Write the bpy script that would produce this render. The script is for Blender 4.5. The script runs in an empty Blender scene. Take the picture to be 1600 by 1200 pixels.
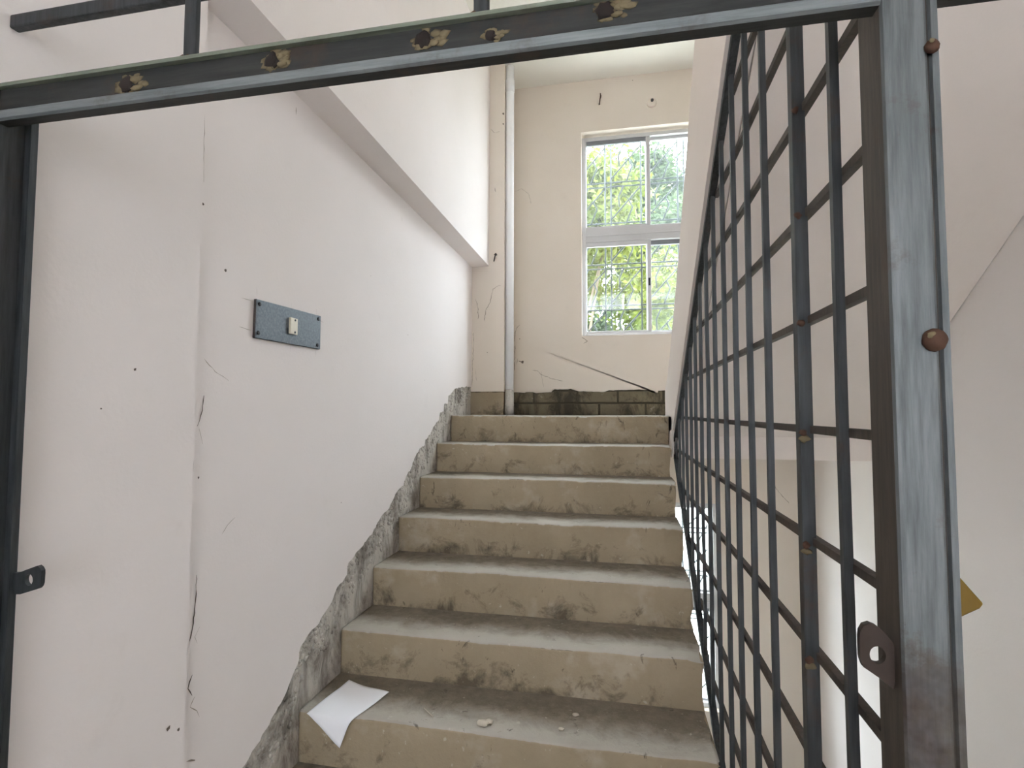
import bpy, bmesh, math, random
from mathutils import Vector, Matrix

S = bpy.context.scene
COL = S.collection
random.seed(11)

# ------------------------------------------------------------------ camera
cam_d = bpy.data.cameras.new('camera')
cam_d.sensor_width = 36.0
cam_d.sensor_fit = 'HORIZONTAL'
cam_d.lens = 36.0 * 835.36 / 1600.0
cam_d.clip_start = 0.02
cam_d.clip_end = 300
cam = bpy.data.objects.new('camera', cam_d)
COL.objects.link(cam)
CR = Vector((0.98052265, 0.19639468, 0.00211405))
CU = Vector((0.00803599, -0.0508706, 0.99867292))
CF = Vector((-0.1962416, 0.97920443, 0.05145801))
cam.matrix_world = Matrix(((CR.x, CU.x, -CF.x, 1.0670), (CR.y, CU.y, -CF.y, -3.3345),
                           (CR.z, CU.z, -CF.z, 0.0259), (0, 0, 0, 1)))
S.camera = cam

# ------------------------------------------------------------------ world, sun, exposure
W = bpy.data.worlds.new('overcast_sky')
S.world = W
W.use_nodes = True
wb = W.node_tree.nodes['Background']
wb.inputs['Color'].default_value = (0.84, 0.915, 1.0, 1)
wb.inputs['Strength'].default_value = 14.0

sun_d = bpy.data.lights.new('sun', 'SUN')
sun_d.energy = 16.0
sun_d.angle = math.radians(3)
sun_d.color = (1.0, 0.94, 0.82)
sun = bpy.data.objects.new('sun', sun_d)
COL.objects.link(sun)
sun.location = (8, -4, 12)
sun.rotation_euler = Vector((-0.55, 0.28, -0.78)).to_track_quat('-Z', 'Y').to_euler()


def portal(name, loc, sx, sy, look):
    d = bpy.data.lights.new(name, 'AREA')
    d.shape = 'RECTANGLE'
    d.size, d.size_y = sx, sy
    d.cycles.is_portal = True
    o = bpy.data.objects.new(name, d)
    COL.objects.link(o)
    o.location = loc
    o.rotation_euler = (math.radians(-90 if look[1] < 0 else 90), 0, 0)


portal('sky_portal', (1.3, 1.03, 1.42), 1.02, 1.62, (0, -1, 0))
portal('sky_portal', (1.27, 1.03, -1.37), 1.0, 1.5, (0, -1, 0))
portal('sky_portal', (1.2, -5.98, -2.33), 2.2, 1.26, (0, 1, 0))

S.view_settings.view_transform = 'Standard'
S.view_settings.look = 'None'
S.view_settings.gamma = 1
S.view_settings.use_curve_mapping = False
S.view_settings.exposure = 1.05
S.cycles.max_bounces = 14
S.cycles.diffuse_bounces = 8
S.cycles.transparent_max_bounces = 16
S.cycles.sample_clamp_indirect = 8
S.cycles.use_denoising = True


# ------------------------------------------------------------------ materials
class NT:
    def __init__(self, name):
        self.m = bpy.data.materials.new(name)
        self.m.use_nodes = True
        self.t = self.m.node_tree
        self.n = self.t.nodes
        self.b = self.n['Principled BSDF']
        self.out = self.n['Material Output']
        self.tc = self.n.new('ShaderNodeTexCoord')

    def link(self, a, b):
        self.t.links.new(a, b)

    def val(self, v, sock):
        if isinstance(v, (int, float)):
            sock.default_value = v
        elif isinstance(v, (tuple, list)):
            sock.default_value = tuple(v) + ((1,) if len(v) == 3 and len(sock.default_value) == 4 else ())
        else:
            self.link(v, sock)

    def mapping(self, scale=(1, 1, 1), rot=(0, 0, 0), loc=(0, 0, 0)):
        mp = self.n.new('ShaderNodeMapping')
        mp.inputs['Scale'].default_value = scale
        mp.inputs['Rotation'].default_value = rot
        mp.inputs['Location'].default_value = loc
        self.link(self.tc.outputs['Object'], mp.inputs['Vector'])
        return mp.outputs[0]

    def noise(self, scale, detail=4, rough=.55, vec=None, dist=0):
        q = self.n.new('ShaderNodeTexNoise')
        q.inputs['Scale'].default_value = scale
        q.inputs['Detail'].default_value = detail
        q.inputs['Roughness'].default_value = rough
        q.inputs['Distortion'].default_value = dist
        self.link(vec if vec else self.tc.outputs['Object'], q.inputs['Vector'])
        return q.outputs['Fac']

    def ramp(self, f, stops):
        r = self.n.new('ShaderNodeValToRGB')
        e = r.color_ramp.elements
        while len(e) < len(stops):
            e.new(.5)
        for i, (p, c) in enumerate(stops):
            e[i].position = p
            e[i].color = tuple(c) + (1,) if not isinstance(c, (int, float)) else (c, c, c, 1)
        self.link(f, r.inputs[0])
        return r.outputs[0]

    def mix(self, f, a, b, mode='MIX'):
        x = self.n.new('ShaderNodeMix')
        x.data_type = 'RGBA'
        x.blend_type = mode
        self.val(f, x.inputs[0])
        self.val(a, x.inputs[6])
        self.val(b, x.inputs[7])
        return x.outputs[2]

    def math(self, op, a, b=0.0, clamp=False):
        x = self.n.new('ShaderNodeMath')
        x.operation = op
        x.use_clamp = clamp
        self.val(a, x.inputs[0])
        self.val(b, x.inputs[1])
        return x.outputs[0]

    def sep(self, vec):
        s = self.n.new('ShaderNodeSeparateXYZ')
        self.link(vec, s.inputs[0])
        return s.outputs

    def bump(self, h, strength=.3, dist=.01):
        b = self.n.new('ShaderNodeBump')
        b.inputs['Strength'].default_value = strength
        b.inputs['Distance'].default_value = dist
        self.link(h, b.inputs['Height'])
        self.link(b.outputs[0], self.b.inputs['Normal'])

    def set(self, color=None, rough=None, metal=None, spec=None):
        if color is not None:
            self.val(color, self.b.inputs['Base Color'])
        if rough is not None:
            self.val(rough, self.b.inputs['Roughness'])
        if metal is not None:
            self.val(metal, self.b.inputs['Metallic'])
        if spec is not None:
            self.val(spec, self.b.inputs['Specular IOR Level'])
        return self.m


def plaster(name, c, c2, grime=(.45, .40, .34), gk=.10):
    a = NT(name)
    n1 = a.noise(1.3, 5, .6)
    base = a.mix(a.ramp(n1, [(.35, 0), (.7, 1)]), c, c2)
    n2 = a.noise(7, 6, .7)
    spot = a.ramp(n2, [(.60, 0), (.78, 1)])
    base = a.mix(a.math('MULTIPLY', spot, gk), base, grime)
    n3 = a.noise(90, 2, .5)
    a.bump(a.math('ADD', n3, a.math('MULTIPLY', n1, 2.0)), .12, .004)
    return a.set(base, .82, 0, .25)


def concrete(name, c, c2, dark, k=.8, lo=.50, hi=.66, sc=3.2):
    a = NT(name)
    n1 = a.noise(2.2, 6, .65)
    base = a.mix(a.ramp(n1, [(.3, 0), (.7, 1)]), c, c2)
    v = a.mapping((1.0, 1.0, 0.55))
    st = a.ramp(a.noise(sc, 8, .72, v, .6), [(lo, 0), (hi, 1)])
    base = a.mix(a.math('MULTIPLY', st, k), base, dark)
    fl = a.ramp(a.noise(34, 4, .7), [(.62, 0), (.70, 1)])
    base = a.mix(a.math('MULTIPLY', fl, .35), base, dark)
    pl = a.ramp(a.noise(11, 3, .6), [(.66, 0), (.72, 1)])
    base = a.mix(a.math('MULTIPLY', pl, .30), base, (.70, .66, .58))
    a.bump(a.math('ADD', a.noise(60, 5, .7), a.math('MULTIPLY', n1, 1.5)), .35, .006)
    return a.set(base, .85, 0, .25)


def steel(name, c, c2, rustk=.25, rough=.42, metal=.75, vert=True, low_rust=None):
    a = NT(name)
    v = a.mapping((18, 18, 1.2) if vert else (1.2, 18, 18))
    st = a.noise(6, 6, .65, v)
    base = a.mix(a.ramp(st, [(.35, 0), (.65, 1)]), c, c2)
    n = a.noise(9, 6, .7)
    r = a.math('MULTIPLY', a.ramp(n, [(.58, 0), (.68, 1)]), rustk)
    base = a.mix(r, base, (.085, .05, .033))
    if low_rust is not None:
        z = a.sep(a.tc.outputs['Object'])[2]
        edge = a.math('ADD', z, a.math('MULTIPLY', a.math('SUBTRACT', n, .5), .5))
        f = a.ramp(a.math('MULTIPLY', a.math('SUBTRACT', low_rust, edge), 11, True), [(.3, 0), (.8, 1)])
        blot = a.ramp(a.noise(14, 5, .7), [(.35, 0), (.62, 1)])
        base = a.mix(a.math('MULTIPLY', a.math('MULTIPLY', f, a.ramp(a.noise(5.5, 5, .7), [(.36, .35), (.60, 1)])), .95), base, a.mix(blot, (.085, .065, .04), (.035, .019, .015)))
        metal = a.math('MULTIPLY', a.math('SUBTRACT', 1.0, a.math('MULTIPLY', f, .8)), metal)
    a.bump(a.noise(70, 3, .6), .1, .003)
    return a.set(base, a.ramp(st, [(0, rough), (1, rough + .2)]), metal, .4)


def plain(name, c, rough=.6, metal=0., spec=.4, nk=.12, sc=20):
    a = NT(name)
    n = a.noise(sc, 4, .6)
    d = tuple(x * (1 - nk) for x in c)
    return a.set(a.mix(n, c, d), rough, metal, spec)


M = {}
M['white'] = plaster('white_wall_paint', (.81, .757, .74), (.78, .73, .705))
M['cream'] = plaster('cream_wall_paint', (.71, .645, .575), (.68, .61, .53), gk=.14)
M['ceil'] = plaster('ceiling_paint', (.80, .78, .72), (.76, .74, .68))
M['soffit'] = plaster('pinkish_plaster', (.80, .73, .68), (.76, .69, .635))
M['mortar'] = concrete('exposed_mortar', (.56, .52, .47), (.46, .43, .38), (.13, .11, .09), .8, .46, .62, 9)
M['block'] = concrete('dark_block', (.20, .17, .11), (.135, .115, .08), (.04, .034, .026), .85, .45, .6, 7)


def step_material(name, tread):
    a = NT(name)
    n1 = a.noise(2.4, 6, .65)
    n2 = a.noise(7.5, 7, .72, None, .5)
    n3 = a.noise(26, 5, .7)
    if tread:
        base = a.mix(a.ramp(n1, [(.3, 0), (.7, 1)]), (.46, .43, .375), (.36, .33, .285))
        shade_tone = a.mix(a.ramp(n3, [(.35, 0), (.65, 1)]), (.205, .172, .125), (.12, .098, .068))
        # window-lit nose and shaded back put into the tread colour, with a ragged border
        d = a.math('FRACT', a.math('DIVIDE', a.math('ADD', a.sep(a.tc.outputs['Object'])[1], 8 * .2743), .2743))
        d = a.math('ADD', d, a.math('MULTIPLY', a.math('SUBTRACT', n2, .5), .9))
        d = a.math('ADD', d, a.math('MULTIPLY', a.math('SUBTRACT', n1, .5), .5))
        base = a.mix(a.math('MULTIPLY', a.ramp(d, [(.22, 0), (.62, 1)]), .85), base, shade_tone)
    else:
        base = a.mix(a.ramp(n1, [(.3, 0), (.7, 1)]), (.385, .315, .222), (.285, .228, .152))
        pale = a.ramp(a.noise(5.5, 4, .6), [(.56, 0), (.68, 1)])
        base = a.mix(a.math('MULTIPLY', pale, .35), base, (.52, .46, .38))
        # dark patches, more of them low on each riser
        h = a.math('FRACT', a.math('DIVIDE', a.math('ADD', a.sep(a.tc.outputs['Object'])[2], 9 * .165 + .002), .165))
        g = a.math('ADD', n2, a.math('MULTIPLY', a.math('SUBTRACT', .5, h), .22))
        base = a.mix(a.math('MULTIPLY', a.ramp(g, [(.56, 0), (.72, 1)]), .8), base, (.075, .06, .042))
    v = a.mapping((1, 1, .5))
    spot = a.ramp(a.noise(15, 5, .75, v, .8), [(.63, 0), (.70, 1)])
    base = a.mix(a.math('MULTIPLY', spot, .7), base, (.05, .04, .03))
    fl = a.ramp(a.noise(38, 3, .6), [(.68, 0), (.73, 1)])
    base = a.mix(a.math('MULTIPLY', fl, .4), base, (.62, .57, .48))
    a.bump(a.math('ADD', a.noise(70, 5, .7), a.math('MULTIPLY', n2, 1.6)), .4, .006)
    return a.set(base, .85, 0, .25)


M['step'] = step_material('stair_riser_concrete', False)
M['tread'] = step_material('stair_tread_lit_tone', True)  # treads paler than risers, window light put into the colour
M['floor'] = concrete('floor_concrete', (.36, .32, .27), (.30, .27, .22), (.11, .09, .07), .6, .52, .7, 2)
M['joint'] = plain('dark_block_joint', (.075, .063, .044), .95)
M['pale'] = concrete('pale_cement', (.62, .60, .56), (.55, .53, .49), (.3, .28, .25), .5, .52, .7, 2)
M['crack'] = plain('crack_dark', (.13, .10, .08), .9)
M['crack2'] = plain('crack_faint', (.36, .31, .26), .9)
M['post'] = steel('galvanised_steel', (.185, .20, .205), (.105, .118, .12), .5, .42, .5, True, -.20)
M['rail_light'] = steel('rail_bright_steel', (.26, .285, .295), (.16, .18, .19), .35, .38, .55, False)
M['rail_dark'] = steel('rail_dark_steel', (.045, .046, .044), (.027, .029, .028), .4, .5, .3, False)
M['rail_lip'] = steel('rail_green_edge', (.25, .28, .22), (.16, .18, .145), .3, .5, .3, False)
M['bar'] = steel('dark_bar_steel', (.075, .082, .086), (.042, .047, .05), .4, .42, .6, True)
M['flat'] = steel('brown_bar_steel', (.085, .068, .055), (.058, .052, .046), .5, .5, .4, True)
M['rust'] = plain('rust', (.12, .065, .045), .8, .1, .2, .5, 40)
M['scorch'] = plain('weld_scorch', (.27, .215, .125), .75, .1, .3, .6, 60)
M['hole'] = plain('weld_hole', (.02, .014, .012), .9)
M['yellow'] = plain('yellow_brown_paint', (.20, .118, .012), .6, .1, .4, .3)
M['lug'] = plain('brown_lug_steel', (.062, .044, .036), .6, .3, .3, .4, 60)
M['pvc'] = plain('white_pvc', (.86, .86, .87), .35, 0, .5, .03)
M['plate'] = NT('grey_plate')
_a = M['plate']
M['plate'] = _a.set(_a.mix(_a.ramp(_a.noise(120, 3, .6), [(.35, 0), (.7, 1)]), (.085, .105, .122), (.145, .17, .19)), .5, .2, .35)
M['plate_edge'] = plain('plate_edge', (.06, .05, .045), .6)
M['ivory'] = plain('ivory_plastic', (.72, .66, .52), .45)
M['screw'] = plain('dark_screw', (.03, .028, .03), .5, .5)
M['paper'] = plain('white_paper', (.88, .89, .93), .8, 0, .2, .04, 8)
M['chip'] = plain('plaster_chip', (.62, .56, .46), .9, 0, .2, .3, 30)
M['alum'] = plain('window_aluminium', (.56, .56, .57), .45, .25, .4, .10, 12)
M['alum_d'] = plain('window_track_dark', (.22, .23, .25), .5, .3)
M['grille'] = plain('window_bar_paint', (.016, .024, .024), .6, .2)
M['ground'] = concrete('pale_yard', (.46, .46, .43), (.40, .405, .37), (.26, .27, .24), .4)
M['bark'] = plain('bark', (.10, .075, .05), .9, 0, .2, .5, 25)
M['black'] = plain('black_wire', (.02, .02, .02), .5)


def leafmat(name, c, c2):
    a = NT(name)
    n = a.noise(1.7, 3, .6)
    col = a.mix(a.ramp(n, [(.3, 0), (.7, 1)]), c, c2)
    a.set(col, .55, 0, .3)
    tr = a.n.new('ShaderNodeBsdfTranslucent')
    a.link(col, tr.inputs['Color'])
    mx = a.n.new('ShaderNodeMixShader')
    mx.inputs[0].default_value = .45
    a.link(a.b.outputs[0], mx.inputs[1])
    a.link(tr.outputs[0], mx.inputs[2])
    a.link(mx.outputs[0], a.out.inputs[0])
    return a.m


M['leaf_y'] = leafmat('yellow_green_leaves', (.076, .086, .005), (.036, .055, .006))
M['leaf_g'] = leafmat('mid_green_leaves', (.04, .06, .02), (.026, .044, .018))


def glassmat(name, dust, tint=(.96, .985, .985)):
    a = NT(name)
    tr = a.n.new('ShaderNodeBsdfTransparent')
    tr.inputs[0].default_value = tint + (1,)
    gl = a.n.new('ShaderNodeBsdfGlossy')
    gl.inputs['Roughness'].default_value = .03
    m1 = a.n.new('ShaderNodeMixShader')
    m1.inputs[0].default_value = .05
    a.link(tr.outputs[0], m1.inputs[1])
    a.link(gl.outputs[0], m1.inputs[2])
    tl = a.n.new('ShaderNodeBsdfTranslucent')
    tl.inputs[0].default_value = (.80, .86, .92, 1)
    m2 = a.n.new('ShaderNodeMixShader')
    f = a.math('MULTIPLY', a.ramp(a.noise(2.2, 5, .6), [(.25, .5), (.75, 1.0)]), dust)
    a.link(f, m2.inputs[0])
    a.link(m1.outputs[0], m2.inputs[1])
    a.link(tl.outputs[0], m2.inputs[2])
    a.link(m2.outputs[0], a.out.inputs[0])
    return a.m


M['glass'] = glassmat('clear_glass', .004)
M['glass_d'] = glassmat('dusty_glass', .02)


_a = NT('frosted_fill_glass')
_t = _a.n.new('ShaderNodeBsdfTranslucent')
_t.inputs[0].default_value = (.54, .54, .55, 1)  # sets how much light the added hall-end fill windows give
_a.link(_t.outputs[0], _a.out.inputs[0])
M['fill_frost'] = _a.m


# ------------------------------------------------------------------ mesh helpers
class MB:
    def __init__(self):
        self.bm = bmesh.new()

    def face(self, pts, mi=0):
        f = self.bm.faces.new([self.bm.verts.new(p) for p in pts])
        f.material_index = mi
        return f

    def hexa(self, p, mi=0):
        v = [self.bm.verts.new(q) for q in p]
        for q in ((0, 3, 2, 1), (4, 5, 6, 7), (0, 1, 5, 4), (1, 2, 6, 5), (2, 3, 7, 6), (3, 0, 4, 7)):
            self.bm.faces.new([v[i] for i in q]).material_index = mi

    def box(self, a, b, mi=0):
        x0, y0, z0 = a
        x1, y1, z1 = b
        self.hexa([(x0, y0, z0), (x1, y0, z0), (x1, y1, z0), (x0, y1, z0),
                   (x0, y0, z1), (x1, y0, z1), (x1, y1, z1), (x0, y1, z1)], mi)

    def prism(self, poly, axis, a, b, mi=0, side=None):
        """polygon in the two other axes (cyclic order x,y / x,z / y,z) extruded along axis from a to b"""
        def P(q, t):
            return {0: (t, q[0], q[1]), 1: (q[0], t, q[1]), 2: (q[0], q[1], t)}[axis]
        va = [self.bm.verts.new(P(q, a)) for q in poly]
        vb = [self.bm.verts.new(P(q, b)) for q in poly]
        n = len(poly)
        caps = [self.bm.faces.new(va), self.bm.faces.new(vb)]
        for f in caps:
            f.material_index = mi
        for i in range(n):
            f = self.bm.faces.new((va[i], va[(i + 1) % n], vb[(i + 1) % n], vb[i]))
            f.material_index = mi if side is None else (side[i] if isinstance(side, (list, tuple)) else side)
        bmesh.ops.triangulate(self.bm, faces=[f for f in caps if len(f.verts) > 4], ngon_method='EAR_CLIP')

    def tube(self, pts, r, n=8, mi=0, radii=None, cap=True, square=False, up=None):
        pts = [Vector(p) for p in pts]
        rings = []
        prev = None
        for i, p in enumerate(pts):
            d = (pts[min(i + 1, len(pts) - 1)] - pts[max(i - 1, 0)]).normalized()
            if prev is None:
                ref = Vector(up) if up else (Vector((0, 0, 1)) if abs(d.z) < .9 else Vector((1, 0, 0)))
                u = (ref - d * ref.dot(d)).normalized()
            else:
                u = (prev - d * prev.dot(d)).normalized()
            prev = u
            w = d.cross(u)
            rr = radii[i] if radii else r
            ring = []
            for k in range(n):
                t = 2 * math.pi * (k + (.5 if square else 0)) / n
                s = rr * (math.sqrt(2) if square else 1)
                ring.append(self.bm.verts.new(p + u * math.cos(t) * s + w * math.sin(t) * s))
            rings.append(ring)
        for a, b in zip(rings, rings[1:]):
            for k in range(n):
                f = self.bm.faces.new((a[k], a[(k + 1) % n], b[(k + 1) % n], b[k]))
                f.material_index = mi
                f.smooth = not square
        if cap:
            for rg in (rings[0], rings[-1]):
                self.bm.faces.new(rg).material_index = mi

    def blob(self, c, r, mi=0, sub=2, jit=.2, sc=(1, 1, 1)):
        res = bmesh.ops.create_icosphere(self.bm, subdivisions=sub, radius=1)
        for v in res['verts']:
            k = r * (1 + random.uniform(-jit, jit))
            v.co = Vector(c) + Vector((v.co.x * sc[0], v.co.y * sc[1], v.co.z * sc[2])) * k
            for f in v.link_faces:
                f.material_index = mi
                f.smooth = True

    def ribbon(self, pts, w, nrm, mi=0, jit=.5):
        """thin raised crack line lying on a surface with normal nrm"""
        nrm = Vector(nrm)
        P = []
        for a, b in zip(pts, pts[1:]):
            a, b = Vector(a), Vector(b)
            k = max(1, int((b - a).length / .012))
            for i in range(k):
                P.append(a.lerp(b, i / k))
        P.append(Vector(pts[-1]))
        L, R = [], []
        for i, p in enumerate(P):
            d = (P[min(i + 1, len(P) - 1)] - P[max(i - 1, 0)]).normalized()
            s = nrm.cross(d)
            q = p + s * random.uniform(-1, 1) * w * jit + nrm * .0008
            ww = w * random.uniform(.25, 1) * .5 * (.4 if i in (0, len(P) - 1) else 1)
            L.append(self.bm.verts.new(q + s * ww))
            R.append(self.bm.verts.new(q - s * ww))
        for i in range(len(P) - 1):
            self.bm.faces.new((L[i], R[i], R[i + 1], L[i + 1])).material_index = mi

    def spot(self, c, r, nrm, mi=0, n=9):
        nrm = Vector(nrm)
        u = nrm.orthogonal().normalized()
        w = nrm.cross(u)
        self.face([Vector(c) + nrm * .0009 + (u * math.cos(t) + w * math.sin(t)) * r * random.uniform(.6, 1.2)
                   for t in [2 * math.pi * i / n for i in range(n)]], mi)

    def build(self, name, mats, parent=None, bevel=0, seg=2, recalc=True):
        if recalc:
            bmesh.ops.recalc_face_normals(self.bm, faces=self.bm.faces[:])
        me = bpy.data.meshes.new(name)
        self.bm.to_mesh(me)
        self.bm.free()
        for m in (mats if isinstance(mats, (list, tuple)) else [mats]):
            me.materials.append(m)
        o = bpy.data.objects.new(name, me)
        COL.objects.link(o)
        if parent:
            o.parent = parent
            o.matrix_parent_inverse = Matrix.Translation(parent.location).inverted()
        if bevel:
            b = o.modifiers.new('bevel', 'BEVEL')
            b.width = bevel
            b.segments = seg
            b.limit_method = 'ANGLE'
            b.angle_limit = math.radians(50)
        return o


def thing(name, label, cat, loc=(0, 0, 0), group=None):
    o = bpy.data.objects.new(name, None)
    o.empty_display_size = .1
    COL.objects.link(o)
    o.location = loc
    o['label'] = label
    o['category'] = cat
    if group:
        o['group'] = group
    return o


def tag(o, label, cat, group=None, kind=None):
    o['label'] = label
    o['category'] = cat
    if group:
        o['group'] = group
    if kind:
        o['kind'] = kind
    return o


def structure(o):
    o['kind'] = 'structure'
    return o


# ------------------------------------------------------------------ dimensions
R, T, SW = .165, .2743, 1.343          # riser, tread, flight width
XR = 2.38                              # right wall
YB = .80                               # back wall face
YC, XC = .465, .245                    # column front, column side
ZC = 2.64                              # ceiling
ZF = -9 * R                            # hall floor
YG = -5.6                              # open end of the hall
CRK = [M['crack'], M['crack2']]

# ------------------------------------------------------------------ left wall
BAND = [(.470, .205), (.300, .200), (.161, .186), (.09, .183), (.022, .161), (-.019, .141), (-.078, .124), (-.077, .078),
        (-.153, .071), (-.161, .023), (-.233, .017), (-.25, -.023), (-.35, -.066), (-.406, -.109), (-.475, -.133),
        (-.489, -.164), (-.562, -.175), (-.618, -.207), (-.651, -.235), (-.683, -.272), (-.746, -.304),
        (-.782, -.348), (-.83, -.356), (-.881, -.376), (-.951, -.43), (-1.047, -.459), (-1.134, -.514),
        (-1.228, -.546), (-1.335, -.581), (-1.343, -.623), (-1.416, -.65), (-1.448, -.683), (-1.501, -.712),
        (-1.542, -.737), (-1.60, -.745), (-1.652, -.774), (-1.672, -.827), (-1.726, -.883), (-1.771, -.912),
        (-1.814, -.943), (-1.873, -.97), (-1.938, -.995), (-2.03, -1.09), (-2.09, -1.12), (-2.17, -1.19)]
jag = []
for (a, b), (c, d) in zip(BAND, BAND[1:]):
    k = max(1, int(math.hypot(c - a, d - b) / .016))
    for i in range(k):
        t = i / k
        s = .0055 if 0 < i else .002
        jag.append((a + (c - a) * t + random.uniform(-s, s), b + (d - b) * t + random.uniform(-s, s)))
jag.append(BAND[-1])
PS = .006                                # plaster skin thickness
mono = [jag[0]]
for y, z in jag[1:]:
    mono.append((min(y, mono[-1][0] - .0006), z))
mb = MB()
mb.box((-.22, -6.0, -3.2), (-PS, 1.0, 1.10), 0)                         # masonry behind
top = [[mb.bm.verts.new((x, y, 1.10)) for x in (-PS, 0)] for y, z in mono]
low = [[mb.bm.verts.new((x, y, z)) for x in (-PS, 0)] for y, z in mono]
for i in range(len(mono) - 1):                                          # plaster skin with the chipped lower edge
    mb.bm.faces.new((top[i][1], top[i + 1][1], low[i + 1][1], low[i][1])).material_index = 1
    mb.bm.faces.new((low[i][1], low[i + 1][1], low[i + 1][0], low[i][0])).material_index = 0
X0 = (1, 0, 0)
for pts, w, mi in (
        ([(-2.150, .823), (-2.148, .771), (-2.147, .702), (-2.144, .626)], .0022, 3),
        ([(-2.118, .066), (-2.124, .027), (-2.138, -.014)], .005, 2),
        ([(-2.134, -.019), (-2.120, -.06)], .002, 3),
        ([(-2.124, .162), (-2.083, .132), (-2.031, .11)], .0022, 3),
        ([(-2.152, -.080), (-2.15, -.126), (-2.153, -.165)], .004, 2),
        ([(-2.153, -.22), (-2.153, -.302), (-2.158, -.361)], .0035, 2),
        ([(-2.125, -.394), (-2.127, -.454), (-2.132, -.514), (-2.143, -.554)], .004, 2),
        ([(-2.11, -.53), (-2.125, -.55), (-2.115, -.57)], .002, 3),
        ([(-2.130, -.642), (-2.143, -.670), (-2.128, -.694)], .005, 2),
        ([(-2.12, -.70), (-2.135, -.72), (-2.11, -.74), (-2.10, -.76)], .003, 3),
        ([(-2.04, -.31), (-2.02, -.29), (-1.99, -.275)], .002, 3),
        ([(-2.14, -.85), (-2.11, -.86)], .006, 3),
        ([(-.846, 1.008), (-.845, .979)], .003, 3),
        ([(-1.752, 1.055), (-1.748, 1.030)], .006, 3)):
    mb.ribbon([(0, y, z) for y, z in pts], w, X0, mi)
for y, z, r in ((-2.056, .414, .0055), (-2.13, -.146, .003), (-2.144, .568, .0035),
                (-1.18, .62, .002), (-1.4, -.33, .002), (-.5, .2, .002), (-.75, .42, .0025)):
    mb.spot((0, y, z), r, X0, 2)
structure(mb.build('wall_left', [M['mortar'], M['white']] + CRK, recalc=False))
mb = MB()
mb.box((-.22, -2.17, 1.10), (.13, YC, ZC + .1), 0)                      # thicker upper wall above the beam line
structure(mb.build('wall_left_upper', M['white']))
mb = MB()
mb.box((-PS, -6.0, ZF), (.02, -2.17, 1.10), 0)                          # near pilaster, two centimetres proud
mb.box((-.22, -6.0, 1.10), (.02, -2.17, ZC + .1), 0)
for y, z, r in ((-2.345, .117, .004), (-2.42, .03, .002), (-2.22, -.72, .006), (-2.19, -.74, .004)):
    mb.spot((.02, y, z), r, X0, 1)
structure(mb.build('wall_left_near', [M['white'], M['crack']]))

# rough mortar edge strip on the left wall beside the steps
mb = MB()
for q in range(900):
    i = random.randrange(len(jag) - 1)
    y, z = jag[i]
    d = random.random() ** 1.5 * .15
    yy, zz = y + d * .45 + random.uniform(-.01, .01), z - d * .75 - .004
    if yy > .46:
        continue
    s = random.uniform(.004, .013)
    mb.blob((-.006, yy, zz), s, 0, 1, .35, (.35, 1.2, 1))
structure(mb.build('baseboard_left', M['mortar']))

# ------------------------------------------------------------------ column in the far left corner
mb = MB()
mb.box((-.014, YC + .004, -.02), (XC - .004, 1.0, .172), 1)
mb.box((-.014, YC, .172), (XC, 1.0, ZC + .1), 0)
YN = (0, -1, 0)
for pts, w, mi in (
        ([(.031, .86), (.047, .781), (.05, .709)], .006, 3),
        ([(.22, .953), (.185, .945), (.162, .926), (.141, .834), (.108, .771), (.097, .693)], .006, 3),
        ([(.012, .608), (.014, .489), (.008, .323), (.006, .22)], .005, 3),
        ([(.139, 2.146), (.165, 2.11), (.209, 2.116)], .003, 3),
        ([(.170, 1.69), (.176, 1.658)], .006, 2),
        ([(.03, .34), (.04, .25)], .003, 3)):
    mb.ribbon([(x, YC, z) for x, z in pts], w, YN, mi)
for x, z, r in ((.18, 1.186, .012), (.235, 2.25, .008), (.235, 2.17, .006), (.12, .46, .003)):
    mb.spot((x, YC, z), r, YN, 2)
structure(mb.build('wall_column', [M['cream'], M['step']] + CRK))

# ------------------------------------------------------------------ back wall with two openings
WIN1 = (.79, 1.81, .61, 2.225)
WIN2 = (.79, 1.765, -2.11, -.64)
SK = [(.236, .173), (.269, .18), (.337, .173), (.343, .195), (.357, .179), (.377, .186), (.43, .172), (.549, .178),
      (.555, .198), (.718, .201), (.757, .184), (.898, .179), (.961, .176), (.967, .189), (1.024, .189),
      (1.149, .194), (1.284, .194), (1.333, .181), (1.335, .168), (1.351, .168), (1.354, .184), (1.6, .187), (XR, .185)]
mb = MB()


def wallrect(x0, x1, z0, z1, y0=YB, mi=0):
    mb.box((x0, y0, z0), (x1, 1.0, z1), mi)


wallrect(XC, WIN1[0], .6, ZC + .1)
wallrect(WIN1[1], XR + .2, .6, ZC + .1)
wallrect(WIN1[0], WIN1[1], WIN1[3], ZC + .1)
mb.prism([(WIN1[0], .6), (WIN1[0], WIN1[2]), (WIN1[1], WIN1[2]), (WIN1[1], .6)], 1, YB, 1.0, 0)
sk2 = []
for (a, b), (c, d) in zip(SK, SK[1:]):
    k = max(1, int(abs(c - a) / .02))
    for i in range(k):
        t = i / k
        sk2.append((a + (c - a) * t, b + (d - b) * t + random.uniform(-.0025, .0025)))
sk2.append(SK[-1])
mb.prism([(SK[0][0], .6)] + sk2 + [(XR, .6)], 1, YB, YB + .02, 0)       # plaster skin, torn lower edge
mb.box((XC, YB + .018, -.11), (XR + .2, 1.0, .6), 1)                    # bare blocks behind
wallrect(-.2, WIN2[0], -3.2, -.11)
wallrect(WIN2[1], XR + .2, -3.2, -.11)
wallrect(WIN2[0], WIN2[1], WIN2[3], -.11)
wallrect(WIN2[0], WIN2[1], -3.2, WIN2[2])
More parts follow.
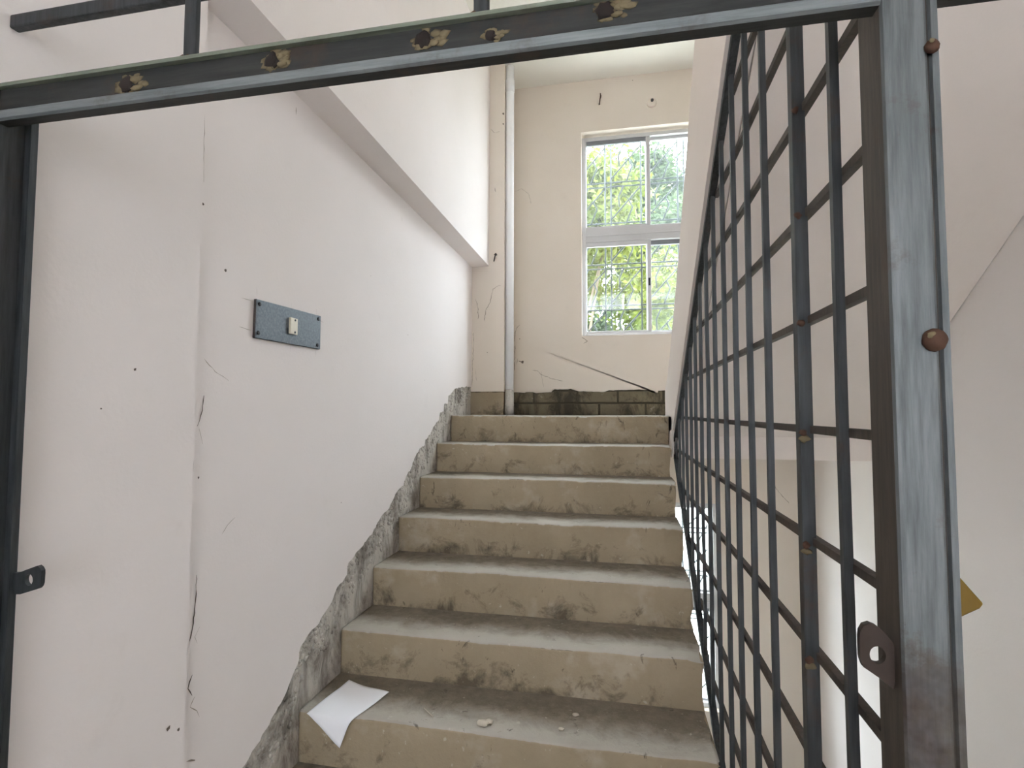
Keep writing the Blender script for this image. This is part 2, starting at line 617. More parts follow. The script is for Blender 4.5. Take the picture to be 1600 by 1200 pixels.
for pts, w, mi in (
        ([(.403, .351), (.44, .345), (.47, .317), (.549, .283), (.641, .263)], .005, 3),
        ([(.47, .345), (.475, .30), (.49, .218)], .003, 3),
        ([(.256, 1.789), (.314, 1.81), (.371, 1.764), (.392, 1.684)], .003, 3),
        ([(.29, .425), (.32, .414)], .009, 2), ([(.285, .445), (.275, .395)], .005, 3),
        ([(.255, .58), (.269, .675), (.299, .71)], .006, 3), ([(.258, .35), (.262, .55)], .005, 2),
        ([(.942, 2.53), (.941, 2.478), (.935, 2.432)], .010, 2),
        ([(1.52, -.83), (1.60, -.75)], .004, 3), ([(2.12, -.42), (2.16, -.52), (2.24, -.62)], .006, 3),
        ([(.79, .60), (.83, .57), (.80, .55)], .005, 2)):
    mb.ribbon([(x, YB, z) for x, z in pts], w, YN, mi)
for x, z, r in ((.322, .416, .013), (.30, .60, .004), (1.19, 2.60, .004)):
    mb.spot((x, YB, z), r, YN, 2)
structure(mb.build('wall_back', [M['cream'], M['joint']] + CRK))

# bare blockwork strip at the foot of the back wall
mb = MB()
x = XC + .065
row = 0
for z0, z1 in ((0.0, .084), (.096, .18)):
    x = XC + .004 - row * .13
    while x < XR:
        x1 = x + random.uniform(.30, .36)
        mb.box((max(x, XC + .004), YB + .006 + random.uniform(0, .004), z0 + .002), (min(x1 - .014, XR), YB + .019, z1), 0)
        x = x1
    row += 1
o = structure(mb.build('baseboard_back', M['block'], bevel=.003))

# ------------------------------------------------------------------ right wall, ceilings, floors
mb = MB()
mb.box((XR, -6.0, -3.2), (XR + .2, 1.0, ZC + .1), 0)
for pts, w, mi in (([(-1.07, .52), (-1.02, .535), (-.98, .53)], .004, 1), ([(-.75, .49), (-.70, .50)], .006, 2)):
    mb.ribbon([(XR, y, z) for y, z in pts], w, (-1, 0, 0), mi)
structure(mb.build('wall_right', [M['white']] + CRK))
mb = MB()
mb.box((.13, -6.0, ZC), (XR, YB, ZC + .1), 0)
structure(mb.build('ceiling', M['ceil']))
mb = MB()
mb.box((.02, -6.0, 1.30), (XR, -2.62, 1.485), 0)
structure(mb.build('ceiling_hall', M['ceil']))
mb = MB()
mb.box((-.006, -6.15, -3.2), (.1, -6.0, ZF))
mb.box((2.3, -6.15, -3.2), (XR, -6.0, ZF))
mb.box((.1, -6.15, -1.70), (2.3, -6.0, ZF))
mb.box((.02, -6.15, ZF), (XR, -6.0, -.75))
mb.box((.02, -6.15, 1.10), (XR, -6.0, 1.70))
mb.box((.02, -6.15, 2.5), (XR, -6.0, ZC + .1))
for z0, z1 in ((-.75, 1.10), (1.70, 2.5)):
    mb.box((.02, -6.15, z0), (.15, -6.0, z1))
    mb.box((2.25, -6.15, z0), (XR, -6.0, z1))
structure(mb.build('wall_front', M['white']))
mb = MB()
mb.box((.02, -6.0, ZF - .15), (XR, -2.2, ZF), 0)
structure(mb.build('floor_hall', M['floor']))
mb = MB()
mb.box((-.006, -6.0, -18 * R - .15), (XR, YB, -18 * R), 0)
structure(mb.build('floor_lower', M['pale']))
mb = MB()
mb.box((-60, 1.05, -4.7), (60, 120, -4.5), 0)
mb.box((-60, -80, -4.7), (60, -6.05, -4.5), 0)
structure(mb.build('ground', M['ground']))


# ------------------------------------------------------------------ concrete steps
def nose_step(k, x0, x1, depth, thick, waist=True, n=150):
    """one concrete step: rounded worn nose along x, slight unevenness"""
    y0, z = -(8 - k) * T, (k - 8) * R
    r = .011
    rnd = random.Random(100 + k)
    m = MB()
    arc = [(math.pi - math.pi / 2 * i / 5) for i in range(6)]
    prof0 = [(y0, z - R), (y0, z - R * .75), (y0, z - R * .5), (y0, z - R * .3)]
    prof1 = [(y0 + r + r * math.cos(t), z - r + r * math.sin(t)) for t in arc]
    prof2 = [(y0 + depth * f, z) for f in (.2, .4, .6, .8, 1.0)]
    low = [(y0 + depth, z - thick), (y0, z - thick - (R if waist else 0))]
    prof = prof0 + prof1 + prof2 + low
    chips = [(rnd.uniform(x0, x1), rnd.uniform(.006, .03), rnd.uniform(.002, .009)) for _ in range(9)]
    ph = [rnd.uniform(0, 6.28) for _ in range(4)]
    rows = []
    for i in range(n + 1):
        x = x0 + (x1 - x0) * i / n
        wob = .0022 * math.sin(x * 7 + ph[0]) + .0015 * math.sin(x * 19 + ph[1]) + rnd.uniform(-.0008, .0008)
        wz = .0025 * math.sin(x * 5 + ph[2]) + .001 * math.sin(x * 23 + ph[3]) + rnd.uniform(-.0006, .0006)
        c = max([d for cx, w, d in chips if abs(x - cx) < w] + [0]) * rnd.uniform(.6, 1)
        end = max(0, (x - (x1 - .05)) / .05) if k < 8 else 0
        ring = []
        for j, (y, zz) in enumerate(prof):
            xx = x
            if i == n and j < 14 and k < 8:
                xx = x + rnd.uniform(-.012, .004)
            yy = y
            if 1 <= j <= 3:
                yy += wob * .7
            if 4 <= j <= 9:
                yy += wob + c
                zz += wz - c * .7 - end * .006
            elif 10 <= j <= 13:
                zz += wz * .4
            ring.append(m.bm.verts.new((xx, yy, zz)))
        rows.append(ring)
    L = len(prof)
    for a, b in zip(rows, rows[1:]):
        for j in range(L):
            f = m.bm.faces.new((a[j], a[(j + 1) % L], b[(j + 1) % L], b[j]))
            f.smooth = j < 13
            f.material_index = 1 if 6 <= j <= 13 else 0
    m.bm.faces.new(rows[0])
    m.bm.faces.new(rows[-1])
    return m


stair = thing('staircase', 'worn concrete stair flight rising to the landing, below the window wall', 'staircase', (.67, -2.19, ZF))
for k in range(0, 8):
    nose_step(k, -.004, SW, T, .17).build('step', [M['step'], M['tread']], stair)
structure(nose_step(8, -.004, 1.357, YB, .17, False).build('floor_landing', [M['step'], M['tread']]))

mb = MB()
mb.box((1.36, -.15, -.235), (XR, .30, -.002), 0)
mb.box((1.36, .30, -.17), (XR, YB, -.002), 0)
structure(mb.build('floor_landing_side', M['soffit']))

# ------------------------------------------------------------------ the flight above, seen from below
SL = .68


def soffit_z(y):
    return -.112 - SL * (y + .152)


up = thing('staircase', 'plastered upper stair flight seen from below, climbing towards the viewer', 'staircase', (1.87, .2, 0))
prof = [(-.152, -.112)]
prof += [(-2.6, soffit_z(-2.6)), (-2.6, 9 * R)]
ys = [.20 - .27 * k for k in range(0, 10)]
for k in range(9, 0, -1):
    yk = .20 - .27 * k
    prof += [(max(yk, -2.59), k * R + (.0 if k < 9 else -.004)), (yk + .27, k * R)]
prof += [(.20, 0.0), (-.152, 0.0)]
mb = MB()
mb.prism(prof, 0, 1.44, XR - .003, 0)
mb.build('flight_slab', M['soffit'], up)
mb = MB()
side = [(.262, -.098), (.262, .165), (.10, .235), (-.071, .341), (-.34, .555), (-.617, .796), (-.972, 1.135), (-1.264, 1.430), (-1.7, 1.82),
        (-2.3, 2.35), (-2.3, 1.36), (-1.855, 1.052), (-1.30, .675), (-.743, .290), (-.208, -.077)]
sd = []
for (a, b), (c, d) in zip(side, side[1:] + side[:1]):
    k = max(1, int(math.hypot(c - a, d - b) / .05))
    for i in range(k):
        t = i / k
        j = .003 if i else 0
        sd.append((a + (c - a) * t + random.uniform(-j, j), b + (d - b) * t + random.uniform(-j, j)))
mb.prism(sd, 0, 1.360, 1.437, 0)
mb.ribbon([(1.36, -1.50, 1.50), (1.36, -1.60, 1.42), (1.36, -1.66, 1.30)], .006, (-1, 0, 0), 1)
mb.build('side_curb', [M['soffit'], M['crack']], up, bevel=.004)

dn = thing('staircase', 'dim lower stair flight going down behind the bar grille on the right', 'staircase', (1.87, -2.2, ZF))
prof = [(-2.198, ZF - .002)]
for k in range(1, 9):
    prof += [(-2.198 + .267 * (k - 1), ZF - k * R), (-2.198 + .267 * k, ZF - k * R)]
prof += [(-2.198 + .267 * 8, ZF - 9 * R + .002), (-2.198 + .267 * 8 - .30, ZF - 9 * R + .002), (-2.198, ZF - .22)]
mb = MB()
mb.prism(prof, 0, 1.44, XR - .003, 0)
mb.build('flight_slab', M['pale'], dn)

# ------------------------------------------------------------------ drain pipe
pipe = thing('drain_pipe', 'white round drain pipe running up the corner beside the column', 'pipe', (.273, .52, 0))
px, py, pr = .276, .515, .031
m = MB()
m.tube([(px, py, .178), (px, py, 2.5), (px, py, ZC - .002)], pr, 20)
m.tube([(px, py, 2.44), (px, py, 2.53)], pr + .003, 20)
m.build('pipe_tube', M['pvc'], pipe)
m = MB()
m.tube([(px, py, .001), (px, py, .08), (px, py, .186)], pr + .002, 20, radii=[pr + .005, pr + .003, pr + .002])
o = m.build('mortar_collar', M['mortar'], pipe)
o['label'] = 'grey mortar-caked foot of the pipe'


# ------------------------------------------------------------------ windows
def make_window(name, x0, x1, z0, z1, zt0, zt1, dusty):
    w = bpy.data.objects.new(name, None)
    COL.objects.link(w)
    w.location = ((x0 + x1) / 2, .87, z0)
    structure(w)
    fy0, fy1 = .855, .925
    t = .03
    m = MB()
    m.box((x0, fy0, z0), (x0 + t, fy1, z1))
    m.box((x1 - t, fy0, z0), (x1, fy1, z1))
    m.box((x0 + t, fy0, z1 - t), (x1 - t, fy1, z1))
    m.box((x0 + t, fy0, z0), (x1 - t, fy1, z0 + t))
    m.box((x0 + t, fy0, zt0), (x1 - t, fy1, zt1))
    m.box((x0 + t, fy0 - .008, zt0 + .045), (x1 - t, fy0, zt0 + .055))
    m.build('window_frame', M['alum'], w, bevel=.003)
    xm = (x0 + x1) / 2
    for row, (a, b) in enumerate(((zt1, z1 - t), (z0 + t, zt0))):
        for c in range(2):
            front = (c == 0)
            ya, yb = (.862, .884) if front else (.892, .914)
            xa, xb = (x0 + t, xm + .018) if c == 0 else (xm - .018, x1 - t)
            s = .030
            hd = .034 if not (row == 0 and c == 1) else .022
            mm = MB()
            lw = .006 if c == 0 else s
            mm.box((xa, ya, a), (xa + lw, yb, b))
            mm.box((xb - s, ya, a), (xb, yb, b))
            mm.box((xa + lw, ya, b - hd), (xb - s, yb, b), 1 if (row == 0) == (c == 0) else 0)
            mm.box((xa + lw, ya, a), (xb - s, yb, a + .014))
            so = mm.build('sash', [M['alum'], M['alum_d']], w, bevel=.002)
            g = MB()
            g.box((xa + lw, (ya + yb) / 2 - .002, a + .014), (xb - s, (ya + yb) / 2 + .002, b - hd))
            g.build('glass_pane', M['glass_d'] if (row, c) in dusty else M['glass'], so)
            if row == 1 and c == 0:
                h = MB()
                h.box((xb - .022, ya - .012, a + (b - a) * .50), (xb - .008, ya, a + (b - a) * .58))
                h.build('sash_latch', M['screw'], so, bevel=.002)
    return w


make_window('window_1', .79, 1.81, .61, 2.205, 1.355, 1.47, {(0, 0), (1, 1), (0, 1)})
make_window('window_2', .79, 1.765, -2.11, -.64, -1.408, -1.30, {(0, 0), (0, 1), (1, 0), (1, 1)})


# unseen frosted windows added at the hall end as soft front fill light
for nm, z0, z1 in (('fill_window_3', -.75, 1.10), ('fill_window_4', 1.70, 2.5)):
    w = bpy.data.objects.new(nm, None)
    COL.objects.link(w)
    w.location = (1.2, -6.08, z0)
    structure(w)
    m = MB()
    for x in (.15, .655, 1.18, 1.705, 2.21):
        m.box((x, -6.11, z0), (x + .04, -6.05, z1))
    for z in (z0, z1 - .04):
        m.box((.19, -6.105, z), (2.21, -6.055, z + .04))
    m.build('window_frame', M['alum'], w)
    m = MB()
    for x in (.19, .695, 1.22, 1.745):
        m.box((x, -6.083, z0 + .04), (x + .465, -6.077, z1 - .04))
    m.build('glass_pane', M['fill_frost'], w)  # pane of the added unseen fill window

# ------------------------------------------------------------------ ornamental bars outside the windows
def window_grille(label, x0, z0, nx, nz, pitch_x, pitch_z, loc_z):
    g = thing('window_grille', label, 'window grille', (1.3, 1.10, loc_z), 'window grilles')
    y = 1.10
    gapx, gapz = .048, .036
    xa, xb = x0, x0 + nx * pitch_x
    za, zb = z0, z0 + nz * pitch_z
    r = .0062
    for i in range(nx + 1):
        for dx in ((-gapx / 2, gapx / 2) if 0 < i < nx else (0,)):
            m = MB()
            m.tube([(xa + i * pitch_x + dx, y, za), (xa + i * pitch_x + dx, y, zb)], r, 6)
            m.build('upright_bar', M['grille'], g)
    for j in range(nz + 1):
        for dz in ((-gapz / 2, gapz / 2) if 0 < j < nz else (0,)):
            m = MB()
            m.tube([(xa, y + .009, za + j * pitch_z + dz), (xb, y + .009, za + j * pitch_z + dz)], r, 6)
            m.build('cross_bar', M['grille'], g)
    for i in range(nx):
        for j in range(nz):
            ax, bx = xa + i * pitch_x + gapx / 2, xa + (i + 1) * pitch_x - gapx / 2
            az, bz = za + j * pitch_z + gapz / 2, za + (j + 1) * pitch_z - gapz / 2
            w, h = bx - ax, bz - az
            m = MB()
            m.tube([(ax, y, az + h * .08), (bx, y, bz - h * .04)], r, 6)
            m.tube([(ax + w * .42, y, bz), (ax + w * .26, y, az + h * .72), (ax + w * .28, y, az + h * .42)], r, 6)
            m.tube([(ax + w * .60, y, az + h * .60), (ax + w * .72, y, az + h * .40), (ax + w * .52, y, az)], r, 6)
            m.build('branch_ornament', M['grille'], g)
    # stubs that carry the grille on the wall
    for sx in (xa, xb):
        for sz in (za + .05, zb - .05):
            m = MB()
            m.tube([(sx, .985, sz), (sx, y + .004, sz)], .006, 6)
            m.build('fixing_stub', M['grille'], g)
    return g


window_grille('grey branch-patterned iron grille outside the upper window', .70, .535, 4, 5, .290, .345, .535)
window_grille('grey branch-patterned iron grille outside the lower window under the landing', .70, -2.22, 4, 5, .290, .33, -2.22)

# ------------------------------------------------------------------ gate frame
FY0, FY1 = -2.645, -2.583
GX0, GX1 = 1.378, 1.438
gate = thing('entrance_gate', 'grey welded steel gate frame spanning the stairwell in the foreground', 'gate frame', (.7, -2.61, ZF))
m = MB()
m.prism([(GX0, FY1), (GX0, FY0 + .006), (GX0 + .002, FY0 + .002), (GX0 + .006, FY0), (GX0 + .044, FY0),
         (GX0 + .047, FY0 + .002), (GX0 + .047, FY0 + .007), (GX0 + .051, FY0 + .007), (GX0 + .053, FY0 + .003),
         (GX1, FY0 + .003), (GX1, FY1)], 2, ZF, 1.30, 0, side=[1, 0, 0, 0, 0, 1, 1, 0, 0, 0, 0])
m.build('post', [M['post'], M['flat']], gate)
m = MB()
m.prism([(.022, FY1), (.022, FY0), (.034, FY0), (.034, FY1 - .012), (.047, FY1 - .012), (.047, FY1)], 2, ZF, .574, 0)
m.build('post', M['bar'], gate)


def rail_profile(x0, x1, parent):
    m = MB()
    zt = .579
    P = [(-2.622, .515), (-2.641, .515), (-2.645, .518), (-2.645, .531), (-2.642, .5335), (-2.636, .535), (-2.636, zt - .006),
         (-2.645, zt - .006), (-2.645, zt), (-2.622, zt)]
    m.prism(P, 0, x0, x1, 1, side=[1, 0, 0, 0, 0, 1, 2, 2, 2, 1])  # recess, underside and back take the darker steel
    return m.build('top_rail', [M['rail_light'], M['rail_dark'], M['rail_lip']], parent)


rail_profile(.0205, GX0, gate)
rail_profile(GX1, XR, gate)
# weld scars on the rail: a burnt hollow ringed by bare scorched metal
for x, z, s in ((.292, .552, 1.5), (.554, .557, 1.4), (.797, .557, 1.4), (.895, .549, .9), (1.052, .562, 1.4)):
    m = MB()
    for q in range(26):
        t = random.uniform(0, 6.28)
        d = random.uniform(.5, 1.25)
        m.blob((x + .006 * s + math.cos(t) * .014 * d * s, -2.636, z + math.sin(t) * .0085 * d * s), .0045 * s * random.uniform(.5, 1.2), 0, 1, .35, (1.5, .18, .9))
    m.blob((x - .001, -2.6365, z), .0085 * s, 1, 2, .28, (.95, .2, 1.1))
    m.blob((x + .004, -2.6365, z - .004 * s), .006 * s, 1, 2, .28, (1.0, .2, .8))
    m.blob((x + .012 * s, -2.637, z - .006 * s), .0035 * s, 0, 2, .3, (1.6, .5, .8))
    m.build('weld_scar', [M['scorch'], M['hole']], gate)
# over-panel: bar and uprights above the rail
m = MB()
m.box((.0205, -2.620, .698), (1.378, -2.604, .722))
m.build('transom_bar', M['bar'], gate, bevel=.003)
for x in (.402, .880):
    m = MB()
    m.box((x - .011, -2.632, .580), (x + .011, -2.621, .96))
    o = m.build('upright', M['bar'], gate, bevel=.0025)
    m = MB()
    m.blob((x - .009, -2.634, .583), .006, 0, 1, .25)
    m.blob((x + .004, -2.635, .582), .005, 0, 1, .25)
    m.build('weld_bead', M['rust'], o)


def lug(pts, hole_c, hr, y0, y1, mat):
    """flat eye plate with a round hole: outline and hole bridged on both faces"""
    m = MB()
    n = 32
    cx, cz = hole_c
    out, inn = [], []
    for i in range(n):
        t = 2 * math.pi * i / n
        d = Vector((math.cos(t), math.sin(t)))
        best = None
        for (a, b), (c, e) in zip(pts, pts[1:] + pts[:1]):
            den = d.x * (e - b) - d.y * (c - a)
            if abs(den) < 1e-9:
                continue
            s = ((a - cx) * (e - b) - (b - cz) * (c - a)) / den
            u = ((a - cx) * d.y - (b - cz) * d.x) / den
            if s > 0 and -1e-6 <= u <= 1 + 1e-6 and (best is None or s < best):
                best = s
        out.append((cx + d.x * best, cz + d.y * best))
        inn.append((cx + d.x * hr * .9, cz + d.y * hr * 1.05))
    V = {}
    for nm, L in (('o', out), ('i', inn)):
        for yy in (0, 1):
            V[nm, yy] = [m.bm.verts.new((q[0], (y0, y1)[yy], q[1])) for q in L]
    for i in range(n):
        j = (i + 1) % n
        for yy in (0, 1):
            m.bm.faces.new((V['o', yy][i], V['o', yy][j], V['i', yy][j], V['i', yy][i]))
        m.bm.faces.new((V['o', 0][i], V['o', 0][j], V['o', 1][j], V['o', 1][i]))
        m.bm.faces.new((V['i', 0][i], V['i', 0][j], V['i', 1][j], V['i', 1][i]))
    return m.build('lock_lug', mat, gate)


lug([(.034, -.288), (.060, -.288), (.0985, -.276), (.104, -.270), (.105, -.246), (.098, -.2365), (.070, -.2465), (.056, -.252), (.034, -.252)],
    (.079, -.262), .0095, -2.588, -2.581, M['bar'])
o = lug([(1.378, -.296), (1.363, -.284), (1.345, -.272), (1.342, -.262), (1.342, -.233), (1.346, -.224), (1.356, -.220),
         (1.368, -.230), (1.378, -.243)], (1.3605, -.257), .0095, -2.624, -2.616, M['lug'])
o['label'] = 'rusty brown eye plate with a round hole'
for xh, z, q in ((1.419, .108, 1), (1.428, .452, .62)):
    m = MB()
    m.blob((xh, -2.648, z), .0125 * q, 0, 3, .05, (1, .8, 1.05))
    m.blob((xh - .006 * q, -2.655, z + .005 * q), .0045 * q, 1, 2, .25, (1, .5, .9))
    o = m.build('hinge_stub', [M['rust'], M['scorch']], gate)
    o['label'] = 'rusty welded hinge stub'
m = MB()
m.prism([(1.438, -.150), (1.450, -.155), (1.484, -.198), (1.480, -.204), (1.438, -.228)], 1, -2.600, -2.588, 0)
o = m.build('latch_plate', M['yellow'], gate, bevel=.002)
o['label'] = 'yellow-brown plate corner sticking out behind the right post'

# ------------------------------------------------------------------ open gate leaf on the left, folded back towards the viewer
leaf = thing('swing_gate', 'dark barred gate leaf standing open at the left edge of the picture', 'gate', (.05, -2.66, ZF))
m = MB()
m.box((.024, -2.690, ZF + .05), (.046, -2.660, .50))
m.build('stile', M['bar'], leaf, bevel=.003)
m = MB()
m.box((.024, -3.30, ZF + .05), (.046, -3.27, .50))
m.build('stile', M['bar'], leaf, bevel=.003)
for z in (ZF + .06, .49):
    m = MB()
    m.box((.026, -3.27, z - .012), (.044, -2.69, z + .012))
    m.build('leaf_rail', M['bar'], leaf, bevel=.003)
z = ZF + .25
while z < .45:
    m = MB()
    m.tube([(.035, -3.27, z), (.035, -2.69, z)], .0065, 4, square=True)
    m.build('cross_bar', M['flat'], leaf)
    z += .19
for i in range(1, 4):
    m = MB()
    y = -2.69 - .58 * i / 4
    m.tube([(.047, y, ZF + .07), (.047, y, .48)], .006, 4, square=True)
    m.build('upright_bar', M['bar'], leaf)

# ------------------------------------------------------------------ stair grille between the two flights
gr = thing('stair_grille', 'tall dark iron bar grille filling the gap between the two stair flights', 'grille', (1.38, -1.4, ZF))
GXC = 1.381


def top_z(y):
    return -.075 - .68 * (y + .208) - .016


def low_z(y):
    return -.262 + .68 * (y + .192) * 1.0


y_apex = -.145


def bar(a, b, r, name, mat, n=4, jit=0, parent=gr):
    m = MB()
    a, b = Vector(a), Vector(b)
    pts = [a.lerp(b, i / 6) for i in range(7)]
    pts = [p + (Vector((random.uniform(-jit, jit), random.uniform(-jit, jit), random.uniform(-jit, jit) * .3)) if 0 < i < 6 else Vector()) for i, p in enumerate(pts)]
    m.tube(pts, r, n, square=(n == 4), up=(1, 0, 0))
    return m.build(name, mat, parent)


# sloping edge bars and the bar along the post
bar((GXC, y_apex, top_z(y_apex)), (GXC, -2.35, top_z(-2.35)), .011, 'edge_bar', M['bar'])
yl = -1.93
bar((GXC, y_apex, low_z(y_apex) + .005), (GXC, yl, low_z(yl)), .0115, 'edge_bar', M['bar'])
bar((GXC, y_apex + .004, top_z(y_apex) + .012), (GXC, y_apex + .004, low_z(y_apex)), .009, 'edge_bar', M['bar'])
VY = [-2.484] + [-2.105 + .1605 * i for i in range(13)]
for y in VY:
    z0, z1 = max(low_z(y), ZF + .01), top_z(y) - .004
    if z1 - z0 > .06:
        bar((1.3825, y, z0 + .01), (1.3825, y, z1), .0063, 'upright_bar', M['bar'], 4, .0012)
m = MB()
m.box((1.372, -2.331, ZF + .01), (1.394, -2.307, top_z(-2.32) - .01))
m.build('thick_upright', M['bar'], gr, bevel=.002)
z = .376 + .19 * 4
HZ = []
while z > -1.4:
    HZ.append(z)
    z -= .19
for z in HZ:
    if z > -.09:
        ye = -.208 - (z + .095) / .68
    else:
        ye = y_apex + .01
    if z < low_z(y_apex):
        ye = min(ye, -.192 + (z + .262) / .68)
    if ye < -2.5:
        continue
    ys = -2.582
    zs = z
    if top_z(ys) < z:
        continue
    bar((1.395, ys, zs), (1.395, ye, z), .0066, 'cross_bar', M['flat'], 4, .0012)
    if z < 1.1:
        mm = MB()
        mm.blob((1.389, -2.306, z - .012), .0085, 0, 2, .3)
        mm.blob((1.377, -2.332, z - .006), .006, 0, 2, .3)
        if z < .1:
            mm.blob((1.378, -2.333, z - .016), .007, 1, 2, .3, (1.3, .5, .8))
        mm.build('weld_bead', [M['rust'], M['scorch']], gr)

# ------------------------------------------------------------------ switch plate on the left wall
sw = thing('switch_plate', 'grey blank electrical cover plate screwed to the left wall', 'switch plate', (.0, -1.762, .30))
m = MB()
ply = [(-1.938, .243), (-1.584, .249), (-1.584, .370), (-1.936, .360)]
m.prism(ply, 0, .0, .009, 0, side=1)
m.build('cover_plate', [M['plate'], M['plate_edge']], sw, bevel=.0015)
m = MB()
m.box((.009, -1.776, .279), (.017, -1.736, .333))
so = m.build('socket_insert', M['ivory'], sw, bevel=.002)
so['label'] = 'small ivory insert'
m = MB()
m.tube([(.017, -1.752, .326), (.0185, -1.752, .326)], .0035, 10)
m.build('screw_head', M['screw'], so)
m = MB()
m.tube([(.017, -1.752, .286), (.0185, -1.752, .286)], .0035, 10)
m.build('screw_head', M['screw'], so)
for y, z in ((-1.921, .347), (-1.924, .260), (-1.601, .357), (-1.604, .262)):
    m = MB()
    m.tube([(.009, y, z), (.0115, y, z), (.012, y, z)], .006, 12, radii=[.0065, .006, .003])
    m.build('screw_head', M['screw'], sw)
# chalk-like setting-out scratches around the plate are thin hairlines
m = MB()
for a, b in (((-1.99, .352), (-1.945, .352)), ((-1.995, .268), (-1.945, .264)), ((-1.925, .40), (-1.922, .372)),
             ((-1.75, .385), (-1.75, .368)), ((-1.60, .392), (-1.60, .374)), ((-1.578, .355), (-1.55, .352)),
             ((-1.75, .244), (-1.75, .222)), ((-1.60, .246), (-1.60, .222))):
    m.ribbon([(0, a[0], a[1]), (0, b[0], b[1])], .0016, X0, 0)
structure(m.build('trim_1', M['crack2']))

# ------------------------------------------------------------------ small fittings on the back wall
lr = thing('lamp_holder', 'small round white lamp base on the wall above the window', 'lamp holder', (1.33, YB, 2.40))
m = MB()
m.tube([(1.33, YB, 2.40), (1.33, YB - .012, 2.40), (1.33, YB - .016, 2.40)], .035, 20, radii=[.037, .035, .028])
m.build('base_plate', M['cream'], lr)
m = MB()
m.tube([(1.334, YB - .015, 2.412), (1.334, YB - .026, 2.414)], .011, 12)
m.build('cable_stub', M['black'], lr)
wr = MB()
wr.tube([(.181, YC + .002, 1.186), (.183, YC - .012, 1.185), (.178, YC - .02, 1.165), (.170, YC - .012, 1.13)], .0035, 6)
tag(wr.build('cable_stub', M['black']), 'short black cable end poking out of the column', 'cable')
wr = MB()
wr.tube([(.942, YB + .002, 2.525), (.943, YB - .01, 2.50), (.938, YB - .018, 2.46), (.932, YB - .012, 2.425)], .004, 6)
tag(wr.build('cable_stub', M['rust']), 'short brown cable end hanging on the wall left of the lamp base', 'cable')

# ------------------------------------------------------------------ paper and rubble on the second step
zt = -2 * 3 * R        # tread of the step at -.99
c00, c01, c11, c10 = Vector((.032, -1.655)), Vector((.066, -1.435)), Vector((.252, -1.492)), Vector((.172, -1.740))
m = MB()
N = 22
grid = []
for i in range(N + 1):
    rowv = []
    for j in range(N + 1):
        u, v = i / N, j / N
        p = (c00 * (1 - u) + c10 * u) * (1 - v) + (c01 * (1 - u) + c11 * u) * v
        if u > .88 and v > .9:
            p = p
        h = .004 + .006 * max(0, v - .75) * 4 + .004 * math.sin(u * 5 + v * 3)
        yn = -1.654
        if p.y < yn:
            d = yn - p.y
            rb = .022
            th = min(d / rb, 1.35)
            yy = yn - rb * math.sin(th) - max(0, d - rb * th) * math.cos(th)
            zz = zt + h - rb * (1 - math.cos(th)) - max(0, d - rb * th) * math.sin(th)
            q = (p.x, yy - .004, zz)
        else:
            q = (p.x, p.y, zt + max(.003, h))
        rowv.append(m.bm.verts.new(q))
    grid.append(rowv)
for i in range(N):
    for j in range(N):
        f = m.bm.faces.new((grid[i][j], grid[i + 1][j], grid[i + 1][j + 1], grid[i][j + 1]))
        f.smooth = True
po = m.build('paper_sheet', M['paper'])
sm = po.modifiers.new('solid', 'SOLIDIFY')
sm.thickness = .0006
tag(po, 'white paper sheet lying over the edge of the lowest visible step', 'paper')
for (x, y), s, lab in (((.625, -1.595), .017, 'broad pale plaster chip lying on the lowest visible step'),
                       ((.917, -1.483), .009, 'small greenish-white plaster chip at the back of the lowest step'),
                       ((.877, -1.572), .008, 'small white plaster chip in front of the greenish-white one')):
    m = MB()
    m.blob((x, y, zt + s * .28), s, 0, 2, .28, (1.2, 1.0, .36))
    if s > .01:
        m.blob((x + .018, y + .012, zt + s * .35), s * .7, 0, 2, .3, (1, 1, .55))
    tag(m.build('plaster_chip', M['chip']), lab, 'plaster chip', 'plaster chips on the step')
m = MB()
m.tube([(.405, -1.548, zt + .003), (.43, -1.573, zt + .005), (.452, -1.590, zt + .003)], .002, 6)
tag(m.build('straw', M['chip']), 'thin pale straw lying on the lowest step beside the paper', 'straw')


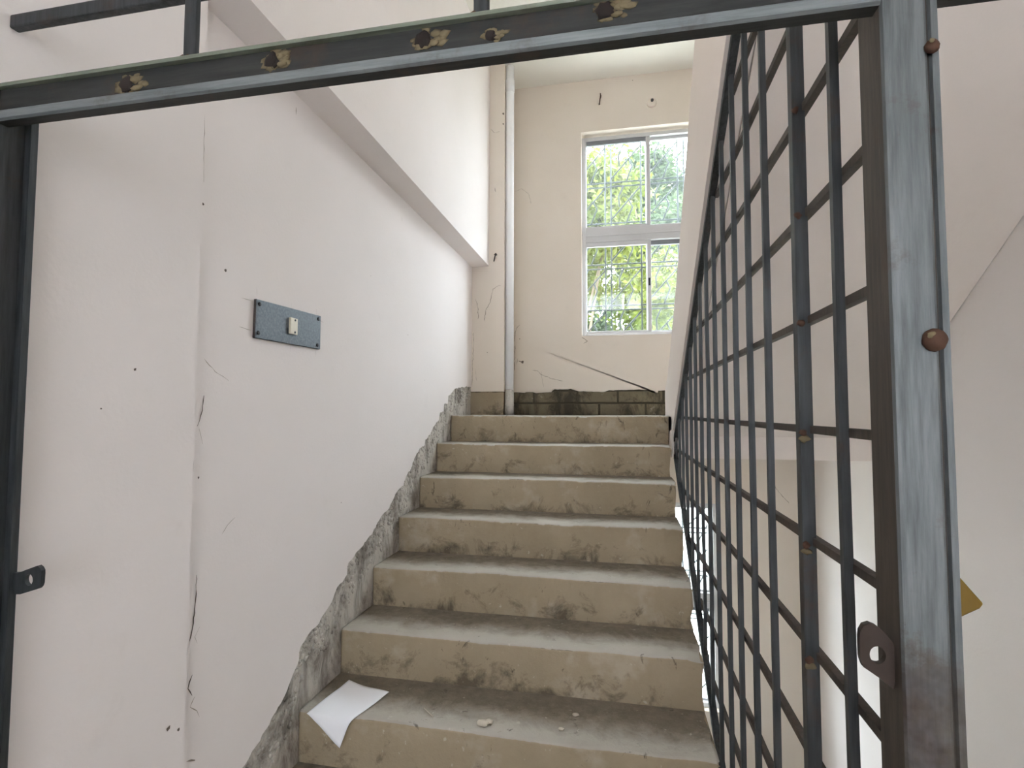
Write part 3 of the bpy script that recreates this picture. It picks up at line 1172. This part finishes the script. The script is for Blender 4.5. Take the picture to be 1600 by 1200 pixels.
# ------------------------------------------------------------------ trees outside
def tree(name_label, x, y, zb, height, rad, seed, mat, nleaf, group, ncl=44, base=.42, ls=1.0):
    rg = random.Random(seed)
    t = thing('tree', name_label, 'tree', (x, y, zb), group)
    m = MB()
    top = zb + height * .72
    pts = [(x + rg.uniform(-.12, .12), y + rg.uniform(-.1, .1), zb + (top - zb) * i / 6) for i in range(7)]
    m.tube(pts, .12, 10, radii=[.17, .14, .125, .11, .095, .08, .05])
    m.build('trunk', M['bark'], t)
    cl = []
    zc0 = zb + height * base
    for i in range(ncl):
        a = rg.uniform(0, 6.28)
        q = rg.random() ** .6
        zz = zc0 + (zb + height - zc0) * rg.random()
        prof = math.sin(math.pi * min(1, max(.05, (zz - zc0 + .4) / (zb + height - zc0 + .6)))) ** .6
        cl.append(Vector((x + math.cos(a) * q * rad * prof, y + math.sin(a) * q * rad * prof, zz)))
    for c in cl[:9]:
        b = MB()
        s = Vector(pts[rg.randrange(2, 6)])
        mid = s.lerp(c, .5) + Vector((0, 0, .15))
        b.tube([s, mid, c], .03, 6, radii=[.05, .032, .012])
        b.build('branch', M['bark'], t)
    f = MB()
    for i in range(nleaf):
        c = rg.choice(cl)
        d = Vector((rg.gauss(0, 1), rg.gauss(0, 1), rg.gauss(0, .75)))
        p = c + d.normalized() * (rg.random() ** .5) * rg.uniform(.35, .85)
        L = rg.uniform(.055, .105) * ls
        ax = Vector((rg.gauss(0, 1), rg.gauss(0, 1), rg.gauss(-.3, .8))).normalized()
        sd = ax.orthogonal().normalized()
        sd.rotate(Matrix.Rotation(rg.uniform(0, 6.28), 3, ax))
        n = ax.cross(sd)
        a = f.bm.verts.new(p - ax * L)
        b = f.bm.verts.new(p + ax * L)
        l = f.bm.verts.new(p + sd * L * .5 + n * L * .2)
        r = f.bm.verts.new(p - sd * L * .5 + n * L * .2)
        f.bm.faces.new((a, l, b))
        f.bm.faces.new((a, b, r))
    f.build('foliage', mat, t, recalc=False)


tree('bright yellow-green leafy tree right outside the window', -.1, 6.8, -4.5, 9.0, 2.6, 3, M['leaf_y'], 52000, 'trees outside the window', 70, .38, .78)
tree('taller mid-green tree behind the bright one outside the window', 2.2, 14.2, -4.5, 12.4, 4.0, 5, M['leaf_g'], 46000, 'trees outside the window', 80, .34, 1.15)
tree('mid-green tree outside, left of the bright tree', -5.2, 11.5, -4.5, 8.4, 2.3, 8, M['leaf_g'], 14000, 'trees outside the window')
tree('bright green tree outside, right of the others', 8.6, 11.5, -4.5, 7.6, 2.2, 13, M['leaf_y'], 14000, 'trees outside the window')
